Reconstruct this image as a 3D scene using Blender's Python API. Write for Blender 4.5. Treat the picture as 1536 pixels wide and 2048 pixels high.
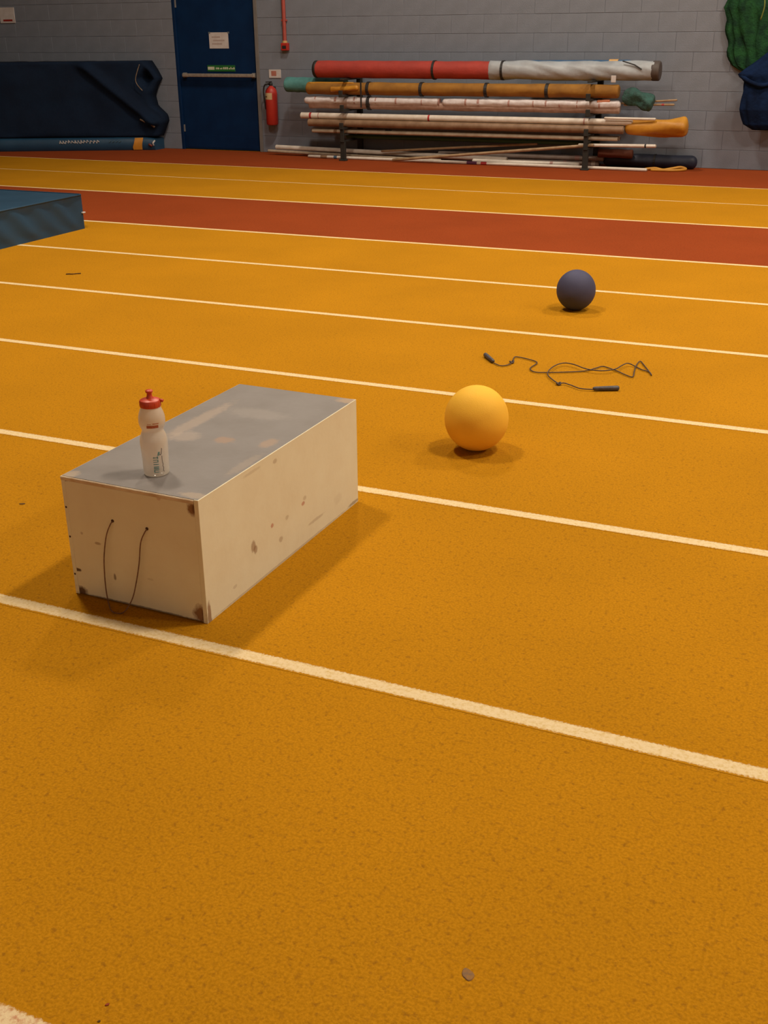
import bpy, bmesh, math, random
from mathutils import Vector, Matrix, noise

for o in list(bpy.data.objects):
    bpy.data.objects.remove(o, do_unlink=True)
S = bpy.context.scene
COL = S.collection
PI = math.pi

# ------------------------------------------------------------------ camera
# world: X runs along the painted lanes, Y towards the block wall, Z up, metres
F_PX, YAW, PITCH, ROLL, EYE = 2216.88, -0.415945, 0.411049, 0.009621, 1.6427
fwd = Vector((math.sin(YAW) * math.cos(PITCH), math.cos(YAW) * math.cos(PITCH), -math.sin(PITCH)))
rgt = Vector((math.cos(YAW), -math.sin(YAW), 0))
dwn = fwd.cross(rgt)
r2 = math.cos(ROLL) * rgt + math.sin(ROLL) * dwn
d2 = -math.sin(ROLL) * rgt + math.cos(ROLL) * dwn
cam = bpy.data.cameras.new('camera')
cam.sensor_fit = 'VERTICAL'
cam.sensor_height = 24.0
cam.lens = F_PX / 2048 * 24.0
cam.clip_start = 0.05
cam.clip_end = 200
cam_o = bpy.data.objects.new('camera', cam)
COL.objects.link(cam_o)
M = Matrix.Identity(4)
for i in range(3):
    M[i][0], M[i][1], M[i][2] = r2[i], -d2[i], -fwd[i]
M[2][3] = EYE
cam_o.matrix_world = M
S.camera = cam_o

# ------------------------------------------------------------------ world, light, exposure
W = bpy.data.worlds.new('world')
S.world = W
W.use_nodes = True
W.node_tree.nodes['Background'].inputs[0].default_value = (1.0, 0.86, 0.7, 1)
W.node_tree.nodes['Background'].inputs[1].default_value = 0.02
S.view_settings.view_transform = 'Standard'
S.view_settings.look = 'None'
S.view_settings.gamma = 1
S.view_settings.use_curve_mapping = False
S.view_settings.exposure = 0.0
LAMP_RGB = (1.0, 0.865, 0.69)
LAMP_Z = 8.0
# (x, y, watts) of the high-bay lamps; last two are added to brighten right-facing sides
LAMPS = [(-4.9, 4.9, 335), (1.7, 4.9, 330), (-4.9, 10.8, 330), (1.7, 10.8, 345), (8.3, 4.9, 400), (8.3, 10.8, 330)]

# ------------------------------------------------------------------ materials
MATS = {}

def nd(nt, typ, **kw):
    n = nt.nodes.new(typ)
    for k, v in kw.items():
        setattr(n, k, v)
    return n

def base_mat(name):
    m = bpy.data.materials.new(name)
    m.use_nodes = True
    nt = m.node_tree
    return m, nt, nt.nodes['Principled BSDF']

def rgba(c):
    return (c[0], c[1], c[2], 1)

def mixc(nt, fac, a, b):
    n = nd(nt, 'ShaderNodeMix', data_type='RGBA')
    for sock, v in ((n.inputs[0], fac), (n.inputs[6], a), (n.inputs[7], b)):
        if isinstance(v, (int, float)):
            sock.default_value = v
        elif isinstance(v, tuple):
            sock.default_value = rgba(v)
        else:
            nt.links.new(v, sock)
    return n.outputs[2]

def ramp(nt, src, lo, hi):
    n = nd(nt, 'ShaderNodeMapRange')
    n.inputs[1].default_value = lo
    n.inputs[2].default_value = hi
    nt.links.new(src, n.inputs[0])
    return n.outputs[0]

def noise_node(nt, scale, detail=2, rough=0.5, coord=None):
    if coord is None:
        coord = nd(nt, 'ShaderNodeTexCoord').outputs['Object']
    n = nd(nt, 'ShaderNodeTexNoise')
    n.inputs['Scale'].default_value = scale
    n.inputs['Detail'].default_value = detail
    n.inputs['Roughness'].default_value = rough
    nt.links.new(coord, n.inputs['Vector'])
    return n.outputs['Fac']

def bump_to(nt, bsdf, height, strength, dist):
    b = nd(nt, 'ShaderNodeBump')
    b.inputs['Strength'].default_value = strength
    b.inputs['Distance'].default_value = dist
    nt.links.new(height, b.inputs['Height'])
    nt.links.new(b.outputs[0], bsdf.inputs['Normal'])

def pm(name, c1, c2=None, scale=8, rough=0.6, bump=0.0, bscale=60, metal=0.0, spec=0.5, detail=3, lo=0.35, hi=0.65):
    """procedural material: two tones mixed by noise, fine bump"""
    if name in MATS:
        return MATS[name]
    m, nt, b = base_mat(name)
    if c2 is None:
        c2 = tuple(v * 0.86 for v in c1)
    f = ramp(nt, noise_node(nt, scale, detail), lo, hi)
    nt.links.new(mixc(nt, f, c1, c2), b.inputs['Base Color'])
    b.inputs['Roughness'].default_value = rough
    b.inputs['Metallic'].default_value = metal
    b.inputs['Specular IOR Level'].default_value = spec
    if bump:
        bump_to(nt, b, noise_node(nt, bscale, 3), bump, 0.01)
    MATS[name] = m
    return m

def track_mat(name, cols, gran=150):
    """rubber-crumb track surface: granule colour flecks, low mottling, granular bump"""
    m, nt, b = base_mat(name)
    co = nd(nt, 'ShaderNodeTexCoord').outputs['Object']
    g1 = ramp(nt, noise_node(nt, gran, 2, 0.6, co), 0.36, 0.64)
    g2 = ramp(nt, noise_node(nt, gran * 0.45, 2, 0.6, co), 0.55, 0.75)
    big = ramp(nt, noise_node(nt, 1.3, 3, 0.55, co), 0.3, 0.7)
    c = mixc(nt, g1, cols[0], cols[1])
    c = mixc(nt, g2, c, cols[2])
    n = nd(nt, 'ShaderNodeMix', data_type='RGBA', blend_type='MULTIPLY')
    n.inputs[0].default_value = 1
    nt.links.new(c, n.inputs[6])
    nt.links.new(mixc(nt, big, (0.93, 0.93, 0.93), (1.05, 1.05, 1.05)), n.inputs[7])
    nt.links.new(n.outputs[2], b.inputs['Base Color'])
    b.inputs['Roughness'].default_value = 0.95
    b.inputs['Specular IOR Level'].default_value = 0.06
    bump_to(nt, b, noise_node(nt, gran, 2, 0.6, co), 0.5, 0.003)
    return m

YEL = [(0.49, 0.219, 0.0075), (0.375, 0.163, 0.0045), (0.29, 0.124, 0.008)]
RED = [(0.29, 0.055, 0.013), (0.235, 0.044, 0.010), (0.18, 0.036, 0.010)]
m_yellow = track_mat('track_yellow', YEL)
m_red = track_mat('track_red', RED)

def line_mat(name, under, half):
    m, nt, b = base_mat(name)
    co = nd(nt, 'ShaderNodeTexCoord').outputs['Object']
    sep = nd(nt, 'ShaderNodeSeparateXYZ')
    nt.links.new(co, sep.inputs[0])
    ab = nd(nt, 'ShaderNodeMath', operation='ABSOLUTE')
    nt.links.new(sep.outputs[1], ab.inputs[0])
    nz = noise_node(nt, 130, 3, 0.6, co)
    ad = nd(nt, 'ShaderNodeMath', operation='MULTIPLY_ADD')
    nt.links.new(nz, ad.inputs[0])
    ad.inputs[1].default_value = 0.020
    nt.links.new(ab.outputs[0], ad.inputs[2])
    edge = ramp(nt, ad.outputs[0], half + 0.006, half + 0.012)
    worn = ramp(nt, noise_node(nt, 75, 4, 0.7, co), 0.46, 0.74)
    c = mixc(nt, worn, (0.72, 0.57, 0.34), (0.60, 0.41, 0.15) if under is YEL else (0.5, 0.2, 0.1))
    edge_c = tuple(0.5 * (p + q) for p, q in zip(YEL[0], YEL[1]))
    c = mixc(nt, edge, c, edge_c)
    nt.links.new(c, b.inputs['Base Color'])
    b.inputs['Roughness'].default_value = 0.95
    b.inputs['Specular IOR Level'].default_value = 0.06
    bump_to(nt, b, nz, 0.4, 0.003)
    return m

# ------------------------------------------------------------------ mesh helpers
def link(name, me, mat, parent=None, loc=(0, 0, 0), smooth=False):
    o = bpy.data.objects.new(name, me)
    COL.objects.link(o)
    o.location = loc
    if mat is not None and not me.materials:
        me.materials.append(mat)
    if parent is not None:
        o.parent = parent
    if smooth:
        for p in me.polygons:
            p.use_smooth = True
    return o

def fin(name, bm, mat, parent=None, origin=None, smooth=False, auto=None):
    """bmesh in world coordinates -> one mesh object whose origin lies at `origin`"""
    if origin is None:
        origin = Vector(parent.matrix_world.translation) if parent is not None else Vector((0, 0, 0))
        if parent is not None:
            origin = world_loc(parent)
    origin = Vector(origin)
    bmesh.ops.recalc_face_normals(bm, faces=bm.faces[:])
    bmesh.ops.translate(bm, verts=bm.verts[:], vec=-origin)
    me = bpy.data.meshes.new(name)
    bm.to_mesh(me)
    bm.free()
    if smooth or auto is not None:
        for p in me.polygons:
            p.use_smooth = True
    if auto is not None:
        me.set_sharp_from_angle(angle=math.radians(auto))
    o = link(name, me, mat, parent)
    o.location = origin - (world_loc(parent) if parent is not None else Vector((0, 0, 0)))
    return o

def world_loc(o):
    v = Vector(o.location)
    while o.parent is not None:
        o = o.parent
        v += Vector(o.location)
    return v

def tag(o, label=None, cat=None, group=None, kind=None):
    if label: o['label'] = label
    if cat: o['category'] = cat
    if group: o['group'] = group
    if kind: o['kind'] = kind
    return o

def thing(name, label, cat, loc, group=None):
    o = bpy.data.objects.new(name, None)
    o.empty_display_size = 0.1
    COL.objects.link(o)
    o.location = loc
    return tag(o, label, cat, group)

def bx(bm, x0, x1, y0, y1, z0, z1, bev=0.0, seg=1):
    r = bmesh.ops.create_cube(bm, size=1)
    vs = r['verts']
    for v in vs:
        v.co = Vector(((x0 + x1) / 2 + v.co.x * (x1 - x0), (y0 + y1) / 2 + v.co.y * (y1 - y0), (z0 + z1) / 2 + v.co.z * (z1 - z0)))
    if bev:
        es = list({e for v in vs for e in v.link_edges})
        bmesh.ops.bevel(bm, geom=es, offset=bev, segments=seg, affect='EDGES', profile=0.5)
    return bm

def box(x0, x1, y0, y1, z0, z1, bev=0.0, seg=1):
    return bx(bmesh.new(), x0, x1, y0, y1, z0, z1, bev, seg)

def frame_from(d):
    d = d.normalized()
    up = Vector((0, 0, 1)) if abs(d.z) < 0.95 else Vector((1, 0, 0))
    a = d.cross(up).normalized()
    return a, a.cross(d).normalized()

def loft(bm, rings, cap0=True, cap1=True):
    """rings: lists of Vectors of equal length"""
    vr = [[bm.verts.new(p) for p in ring] for ring in rings]
    n = len(vr[0])
    for a, b in zip(vr, vr[1:]):
        for i in range(n):
            bm.faces.new((a[i], a[(i + 1) % n], b[(i + 1) % n], b[i]))
    if cap0: bm.faces.new(vr[0][::-1])
    if cap1: bm.faces.new(vr[-1])
    return bm

def tube(bm, pts, rad, n=10):
    pts = [Vector(p) for p in pts]
    rings = []
    pa = None
    for i, p in enumerate(pts):
        d = (pts[min(i + 1, len(pts) - 1)] - pts[max(i - 1, 0)])
        if d.length < 1e-7: d = Vector((1, 0, 0))
        a, b = frame_from(d)
        if pa is not None and a.dot(pa) < 0:
            a, b = -a, -b
        pa = a
        r = rad(i / max(1, len(pts) - 1)) if callable(rad) else rad
        rings.append([p + a * r * math.cos(2 * PI * k / n) + b * r * math.sin(2 * PI * k / n) for k in range(n)])
    return loft(bm, rings)

def spline(pts, sub=6):
    P = [Vector(p) for p in pts]
    out = []
    for i in range(len(P) - 1):
        p0, p1, p2, p3 = P[max(i - 1, 0)], P[i], P[i + 1], P[min(i + 2, len(P) - 1)]
        for k in range(sub):
            t = k / sub
            out.append(0.5 * ((2 * p1) + (p2 - p0) * t + (2 * p0 - 5 * p1 + 4 * p2 - p3) * t * t + (3 * p1 - p0 - 3 * p2 + p3) * t ** 3))
    out.append(P[-1])
    return out

def lathe(bm, prof, c, n=32, cap=True):
    c = Vector(c)
    rings = [[c + Vector((r * math.cos(2 * PI * k / n), r * math.sin(2 * PI * k / n), z)) for k in range(n)] for r, z in prof]
    return loft(bm, rings, cap, cap)

def roll(p0, p1, r, n=20, seg=40, wr=0.0, wf=9.0, round_end=0.35, r1=None, sag=0.0, twist=0.0, seed=0.0):
    """soft rolled cylinder from p0 to p1 with rounded ends and wrinkles"""
    p0, p1 = Vector(p0), Vector(p1)
    r1 = r if r1 is None else r1
    L = (p1 - p0).length
    d = (p1 - p0) / L
    a, b = frame_from(d)
    ts = []
    e = r * round_end / L
    for k in range(5):
        ts.append(e * (1 - math.cos(k / 4 * PI / 2)))
    ts += [e + (1 - 2 * e) * k / seg for k in range(1, seg)]
    for k in range(5):
        ts.append(1 - e + e * math.sin(k / 4 * PI / 2))
    rings = []
    for t in ts:
        rr = r + (r1 - r) * t
        x = min(t, 1 - t) / e if e > 0 else 1
        if x < 1:
            rr *= 1 - round_end * (1 - math.sqrt(max(0, 1 - (1 - x) ** 2)))
        c = p0 + d * (t * L) + Vector((0, 0, -sag * 4 * t * (1 - t)))
        ring = []
        for k in range(n):
            th = 2 * PI * k / n
            q = 1.0
            if wr:
                q += wr * noise.noise(Vector((t * L * wf + seed, math.cos(th + twist * t) * 1.7, math.sin(th + twist * t) * 1.7 + seed)))
            ring.append(c + (a * math.cos(th) + b * math.sin(th)) * rr * q)
        rings.append(ring)
    return loft(bmesh.new(), rings)

def band(p, d, r, w, n=20):
    """short strap ring round a roll"""
    p, d = Vector(p), Vector(d).normalized()
    a, b = frame_from(d)
    rings = [[p + d * s + (a * math.cos(2 * PI * k / n) + b * math.sin(2 * PI * k / n)) * q for k in range(n)]
             for s, q in ((-w / 2, r * 0.94), (-w / 2, r), (w / 2, r), (w / 2, r * 0.94))]
    return loft(bmesh.new(), rings)

# ------------------------------------------------------------------ room shell
WY = 14.901          # face of the block wall
X0, X1, Y0, ZC = -24.0, 12.0, -4.0, 9.0
floor = tag(fin('floor', box(X0, X1, Y0, WY + 0.3, -0.12, 0.0), m_yellow), kind='structure')
for ya, yb in ((8.697, 10.49), (13.138, WY + 0.02), (-4.0, 1.05)):
    fin('red_track_band', box(X0, X1, ya, yb, -0.01, 0.0004), m_red, floor, origin=(0, 0, 0))
m_line = line_mat('line_paint', YEL, 0.0245)
m_line_r = line_mat('line_paint_on_red', RED, 0.0245)
m_thin = line_mat('thin_line_paint', YEL, 0.014)
for y, mt, hw in ((1.072, m_line_r, .032), (2.355, m_line, .032), (3.620, m_line, .03), (4.898, m_line, .03), (6.170, m_line, .03),
                  (7.436, m_line, .03), (8.697, m_line, .03), (10.49, m_line, .03), (11.879, m_thin, .019), (13.138, m_thin, .019)):
    fin('lane_line', box(X0, X1, y - hw, y + hw, -0.005, 0.0009), mt, floor, origin=(0, y, 0))

def blot(name, c, rx, ry, rot, mat, seed, h=0.0016):
    bm = bmesh.new()
    n = 18
    rings = []
    for z, k in ((0.0, 1.0), (h, 0.9)):
        ring = []
        for i in range(n):
            th = 2 * PI * i / n
            q = k * (1 + 0.35 * noise.noise(Vector((math.cos(th) * 1.3 + seed, math.sin(th) * 1.3, seed))))
            x, y = rx * q * math.cos(th), ry * q * math.sin(th)
            ring.append(Vector((c[0] + x * math.cos(rot) - y * math.sin(rot), c[1] + x * math.sin(rot) + y * math.cos(rot), z + 0.0004)))
        rings.append(ring)
    return fin(name, loft(bm, rings), mat, floor, origin=(c[0], c[1], 0))

m_stain = pm('floor_stain', (0.20, 0.125, 0.075), (0.29, 0.15, 0.05), 110, 0.9, spec=0.1)
m_stain2 = pm('floor_scuff', (0.09, 0.05, 0.02), (0.16, 0.08, 0.02), 60, 0.9, spec=0.1)
m_stain3 = pm('floor_red_fleck', (0.30, 0.06, 0.03), None, 60, 0.9, spec=0.1)
blot('floor_stain', (-0.498, 1.499), 0.016, 0.0105, -0.9, m_stain, 1.0)
blot('floor_scuff', (-2.823, 2.992), 0.013, 0.006, 0.4, m_stain2, 4.0)
blot('floor_fleck', (-1.084, 1.172), 0.0042, 0.0024, 0.9, m_stain3, 6.0)
blot('floor_scuff', (-1.075, 1.135), 0.0028, 0.002, 0.9, m_stain2, 8.0)

m_wall = pm('painted_wall', (0.17, 0.168, 0.17), (0.155, 0.153, 0.155), 5, 0.55, 0.15, 90)
m_block = pm('painted_block', (0.184, 0.208, 0.26), (0.166, 0.188, 0.232), 6, 0.5, 0.25, 70)
m_joint = pm('painted_joint', (0.165, 0.185, 0.23), None, 20, 0.7, 0.2, 90)
DX0, DX1, DZ = -9.865, -8.455, 2.22      # door opening
bm = bmesh.new()
bx(bm, X0, DX0, WY + 0.004, WY + 0.3, 0, ZC)
bx(bm, DX1, X1, WY + 0.004, WY + 0.3, 0, ZC)
bx(bm, DX0, DX1, WY + 0.004, WY + 0.3, DZ, ZC)
wall = tag(fin('wall_back', bm, m_joint), kind='structure')

BL, BH, J = 0.4475, 0.2205, 0.0045      # joints filled with many coats of paint
def block_mesh(L):
    bm = box(0, L, 0, 0.03, 0, BH, 0.0022)
    me = bpy.data.meshes.new('block')
    bmesh.ops.recalc_face_normals(bm, faces=bm.faces[:])
    bm.to_mesh(me); bm.free()
    me.materials.append(m_block)
    return me
BMESH = {}
rest = bmesh.new()
for c in range(40):
    z = c * (BH + J) + J * 0.5
    x = X0 + (0 if c % 2 else -0.225)
    while x < X1:
        a, b = max(x, X0), min(x + BL, X1)
        x += BL + 0.0025
        spans = [(a, b)]
        if z < DZ:
            spans = []
            if a < DX0: spans.append((a, min(b, DX0)))
            if b > DX1: spans.append((max(a, DX1), b))
        for (s, e) in spans:
            if e - s < 0.03: continue
            if c <= 9 and e > -13.25 and s < -1.2 and z + BH > 0:
                hidden = c <= 4 and e < -10.45            # behind the covered mats
                if not hidden:
                    k = round(e - s, 3)
                    if k not in BMESH: BMESH[k] = block_mesh(k)
                    link('block', BMESH[k], None, wall, (s, WY + random.Random(c * 99 + int(s * 50)).uniform(-0.0012, 0.0012), z))
                    continue
            if -18 < s < 5 and c < 22:
                bx(rest, s, e, WY, WY + 0.03, z, z + BH)
tag(fin('block_field', rest, m_block, wall, origin=(0, 0, 0)), kind='stuff')
m_side = pm('painted_wall_side', (0.30, 0.28, 0.26), None, 3, 0.7)
m_ceil = pm('ceiling_sheet', (0.26, 0.25, 0.24), None, 2, 0.8)
tag(fin('wall_left', box(X0 - 0.2, X0, Y0, WY + 0.3, 0, ZC), m_side), kind='structure')
tag(fin('wall_right', box(X1, X1 + 0.2, Y0, WY + 0.3, 0, ZC), m_side), kind='structure')
tag(fin('wall_front', box(X0 - 0.2, X1 + 0.2, Y0 - 0.2, Y0, 0, ZC), pm('bounce_wall_white', (0.84, 0.80, 0.72), None, 3, 0.7)), kind='structure')  # unseen wall behind the camera, made white and close to bounce light forward
tag(fin('ceiling', box(X0 - 0.2, X1 + 0.2, Y0 - 0.2, WY + 0.3, ZC, ZC + 0.2), m_ceil), kind='structure')

# ------------------------------------------------------------------ door
m_navy = pm('door_navy', (0.002, 0.020, 0.073), (0.0015, 0.015, 0.058), 4, 0.6, 0.05, 40, spec=0.15)
m_frame = pm('door_frame_grey', (0.17, 0.16, 0.155), None, 8, 0.5)
m_steel = pm('brushed_bar', (0.40, 0.36, 0.31), (0.30, 0.27, 0.24), 30, 0.4, metal=0.4)
door = tag(fin('door_1', box(DX0 + 0.045, DX1 - 0.055, WY + 0.035, WY + 0.08, 0.008, DZ - 0.05, 0.004), m_navy, origin=(-9.16, WY + 0.05, 0)), kind='structure')
bm = bmesh.new()
fin('door_frame', box(DX0, DX0 + 0.045, WY - 0.002, WY + 0.12, 0, DZ, 0.003), m_navy, door)
bx(bm, DX1 - 0.055, DX1, WY - 0.012, WY + 0.12, 0, DZ, 0.003)
bx(bm, DX0 + 0.045, DX1 - 0.055, WY - 0.004, WY + 0.12, DZ - 0.05, DZ, 0.003)
fin('door_frame', bm, m_frame, door)
bm = bmesh.new()
bx(bm, -9.74, -8.52, WY - 0.055, WY - 0.02, 1.02, 1.068, 0.010, 2)
pb = fin('push_bar', bm, m_steel, door)
for x in (-9.72, -8.555):
    fin('bar_bracket', box(x - 0.022, x + 0.022, WY - 0.03, WY + 0.036, 1.01, 1.078, 0.006), m_frame, pb)
fin('kick_plate', box(DX0 + 0.10, DX1 - 0.11, WY + 0.031, WY + 0.036, 0.03, 0.20, 0.001), m_navy, door)
m_black = pm('black_rubber', (0.012, 0.012, 0.012), None, 20, 0.6)
for z in (0.25, 1.95):
    fin('hinge', box(DX0 + 0.035, DX0 + 0.06, WY + 0.015, WY + 0.05, z, z + 0.1, 0.003), m_frame, door)

m_paper = pm('paper', (0.55, 0.52, 0.52), (0.48, 0.44, 0.43), 12, 0.8)
m_print = pm('paper_print', (0.42, 0.34, 0.32), None, 30, 0.8)
pn = thing('paper_notice', 'white paper notice taped to the dark blue door', 'notice', (-9.12, WY + 0.033, 1.40))
fin('sheet', box(-9.285, -8.965, WY + 0.0315, WY + 0.0345, 1.404, 1.617), m_paper, pn)
for k, (a, b) in enumerate(((-9.24, -9.07), (-9.22, -9.03), (-9.24, -9.10))):
    fin('faint_print', box(a, b, WY + 0.0308, WY + 0.0316, 1.455 + k * 0.045, 1.475 + k * 0.045), m_print, pn)
for dx in (-9.292, -8.975):
    fin('tape', box(dx, dx + 0.03, WY + 0.0305, WY + 0.0318, 1.60, 1.625), pm('clear_tape', (0.12, 0.15, 0.17), None, 10, 0.3), pn)

m_green = pm('exit_green', (0.015, 0.13, 0.03), None, 10, 0.4)
m_white = pm('print_white', (0.55, 0.55, 0.42), None, 20, 0.6)
ex = thing('exit_label', 'small green and white exit label above the push bar', 'sign', (-9.11, WY + 0.033, 1.10))
fin('plate', box(-9.345, -8.878, WY + 0.028, WY + 0.0345, 1.095, 1.180, 0.002), m_green, ex)
xs = -9.32
rr = random.Random(3)
fin('pictogram', box(-9.335, -9.225, WY + 0.0268, WY + 0.0282, 1.118, 1.158), m_white, ex)
xs = -9.20
while xs < -8.90:
    w = rr.uniform(0.012, 0.03)
    fin('printed_stroke', box(xs, xs + w, WY + 0.0268, WY + 0.0282, 1.124, 1.124 + rr.uniform(0.018, 0.032)), m_white, ex)
    xs += w + rr.choice((0.008, 0.008, 0.016))

# white sign plate, far left
ws = thing('wall_sign', 'small white sign with a red stripe on the wall above the covered mats', 'sign', (-12.87, WY - 0.01, 1.78))
fin('plate', box(-13.02, -12.73, WY - 0.012, WY - 0.003, 1.776, 1.997, 0.002), m_paper, ws)
fin('red_stripe', box(-12.96, -12.78, WY - 0.0135, WY - 0.0118, 1.800, 1.828), pm('sign_red', (0.30, 0.02, 0.012), None, 20, 0.5), ws)

# fire extinguisher
m_ext = pm('extinguisher_red', (0.42, 0.024, 0.014), (0.36, 0.02, 0.012), 8, 0.45)
EX = (-8.235, WY - 0.095)
fe = thing('fire_extinguisher', 'red fire extinguisher hanging on the wall right of the door', 'extinguisher', (EX[0], EX[1], 0.385))
fin('cylinder', lathe(bmesh.new(), [(0.05, 0), (0.075, 0.006), (0.085, 0.022), (0.085, 0.43), (0.078, 0.468), (0.058, 0.50), (0.032, 0.52), (0.022, 0.53)], (EX[0], EX[1], 0.385), 28), m_ext, fe, auto=40)
fin('valve', lathe(bmesh.new(), [(0.02, 0), (0.026, 0.01), (0.026, 0.035), (0.018, 0.05)], (EX[0], EX[1], 0.912), 14), m_black, fe, auto=40)
bm = box(EX[0] - 0.015, EX[0] + 0.012, EX[1] - 0.13, EX[1] + 0.02, 0.962, 0.975, 0.004)
fin('handle', bm, m_black, fe)
fin('trigger', tube(bmesh.new(), [(EX[0], EX[1] + 0.02, 0.945), (EX[0], EX[1] - 0.06, 0.950), (EX[0], EX[1] - 0.13, 0.93)], 0.008, 8), m_black, fe)
fin('hose', tube(bmesh.new(), spline([(EX[0] - 0.02, EX[1], 0.935), (EX[0] - 0.075, EX[1] - 0.03, 0.93), (EX[0] - 0.105, EX[1] - 0.03, 0.85), (EX[0] - 0.10, EX[1] - 0.02, 0.70), (EX[0] - 0.096, EX[1], 0.60)], 5), 0.011, 8), m_black, fe, smooth=True)
bm = bmesh.new()      # label wrapped on the cylinder
n = 10
rings = [[Vector((EX[0] + r * math.cos(t), EX[1] + r * math.sin(t), z)) for t in [math.radians(200 + 105 * k / n) for k in range(n + 1)]] for r, z in ((0.0857, 0.735), (0.0857, 0.822))]
vv = [[bm.verts.new(p) for p in r] for r in rings]
for k in range(n): bm.faces.new((vv[0][k], vv[0][k + 1], vv[1][k + 1], vv[1][k]))
lab = fin('cream_label', bm, pm('label_cream', (0.55, 0.43, 0.24), (0.48, 0.36, 0.2), 30, 0.5), fe)
bm = bmesh.new()
rings = [[Vector((EX[0] + r * math.cos(t), EX[1] + r * math.sin(t), z)) for t in [math.radians(205 + 50 * k / n) for k in range(n + 1)]] for r, z in ((0.0862, 0.762), (0.0862, 0.782))]
vv = [[bm.verts.new(p) for p in r] for r in rings]
for k in range(n): bm.faces.new((vv[0][k], vv[0][k + 1], vv[1][k + 1], vv[1][k]))
fin('label_print', bm, pm('label_brown', (0.22, 0.12, 0.04), None, 30, 0.5), lab)
fin('wall_bracket', box(EX[0] - 0.03, EX[0] + 0.03, EX[1] + 0.07, WY - 0.002, 0.80, 0.90, 0.004), m_black, fe)

es = thing('extinguisher_sign', 'small white and red square sign above the fire extinguisher', 'sign', (-8.21, WY - 0.01, 1.02))
fin('plate', box(-8.305, -8.112, WY - 0.010, WY - 0.002, 1.015, 1.127, 0.002), m_paper, es)
fin('red_panel', box(-8.265, -8.185, WY - 0.0115, WY - 0.0098, 1.042, 1.108), pm('sign_faded_red', (0.42, 0.16, 0.12), None, 20, 0.5), es)

# red conduit and call point
m_conduit = pm('conduit_red', (0.36, 0.065, 0.05), None, 12, 0.5)
cd = thing('alarm_call_point', 'red conduit with a small red alarm call point on the wall', 'alarm', (-8.01, WY - 0.03, 1.38))
fin('conduit', tube(bmesh.new(), [(-8.015, WY - 0.03, 1.47), (-8.017, WY - 0.03, 3.4)], 0.027, 14), m_conduit, cd, auto=40)
bxo = fin('call_box', box(-8.062, -7.958, WY - 0.07, WY - 0.004, 1.375, 1.475, 0.008, 2), m_ext, cd)
fin('glass_pane', box(-8.04, -7.98, WY - 0.073, WY - 0.069, 1.40, 1.44), m_black, bxo)
fin('collar', lathe(bmesh.new(), [(0.036, 0), (0.036, 0.024), (0.028, 0.03)], (-8.015, WY - 0.03, 1.472), 14), pm('brass', (0.5, 0.33, 0.14), None, 10, 0.4), cd)
for z in (1.75, 2.35, 2.9):
    fin('pipe_clip', box(-8.055, -7.977, WY - 0.045, WY - 0.002, z, z + 0.025, 0.003), m_conduit, cd)

# ------------------------------------------------------------------ plyometric box
BX, BY, BW, BD, BHT, BROT = -2.173, 2.479, 0.498, 1.035, 0.404, -0.020

def spot_mat(name, c1, c2, spots, axes, rough=0.6):
    """painted plywood with individually placed stains; axes picks the two face coordinates"""
    m, nt, b = base_mat(name)
    co = nd(nt, 'ShaderNodeTexCoord').outputs['Object']
    sep = nd(nt, 'ShaderNodeSeparateXYZ')
    nt.links.new(co, sep.inputs[0])
    cmb = nd(nt, 'ShaderNodeCombineXYZ')
    nt.links.new(sep.outputs[axes[0]], cmb.inputs[0])
    nt.links.new(sep.outputs[axes[1]], cmb.inputs[1])
    uv = cmb.outputs[0]
    col = mixc(nt, ramp(nt, noise_node(nt, 7, 5, 0.6, co), 0.35, 0.7), c1, c2)
    nz = noise_node(nt, 55, 4, 0.65, co)
    for (u, v, ru, rv, c, st) in spots:
        s = nd(nt, 'ShaderNodeVectorMath', operation='SUBTRACT')
        nt.links.new(uv, s.inputs[0]); s.inputs[1].default_value = (u, v, 0)
        k = nd(nt, 'ShaderNodeVectorMath', operation='MULTIPLY')
        nt.links.new(s.outputs[0], k.inputs[0]); k.inputs[1].default_value = (1 / ru, 1 / rv, 0)
        l = nd(nt, 'ShaderNodeVectorMath', operation='LENGTH')
        nt.links.new(k.outputs[0], l.inputs[0])
        a = nd(nt, 'ShaderNodeMath', operation='MULTIPLY_ADD')
        nt.links.new(nz, a.inputs[0]); a.inputs[1].default_value = 1.1
        nt.links.new(l.outputs[1], a.inputs[2])
        f = ramp(nt, a.outputs[0], 1.75, 1.25)
        g = nd(nt, 'ShaderNodeMath', operation='MULTIPLY')
        nt.links.new(f, g.inputs[0]); g.inputs[1].default_value = st
        col = mixc(nt, g.outputs[0], col, c)
    nt.links.new(col, b.inputs['Base Color'])
    b.inputs['Roughness'].default_value = rough
    b.inputs['Specular IOR Level'].default_value = 0.3
    bump_to(nt, b, noise_node(nt, 40, 4, 0.6, co), 0.12, 0.004)
    return m

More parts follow.
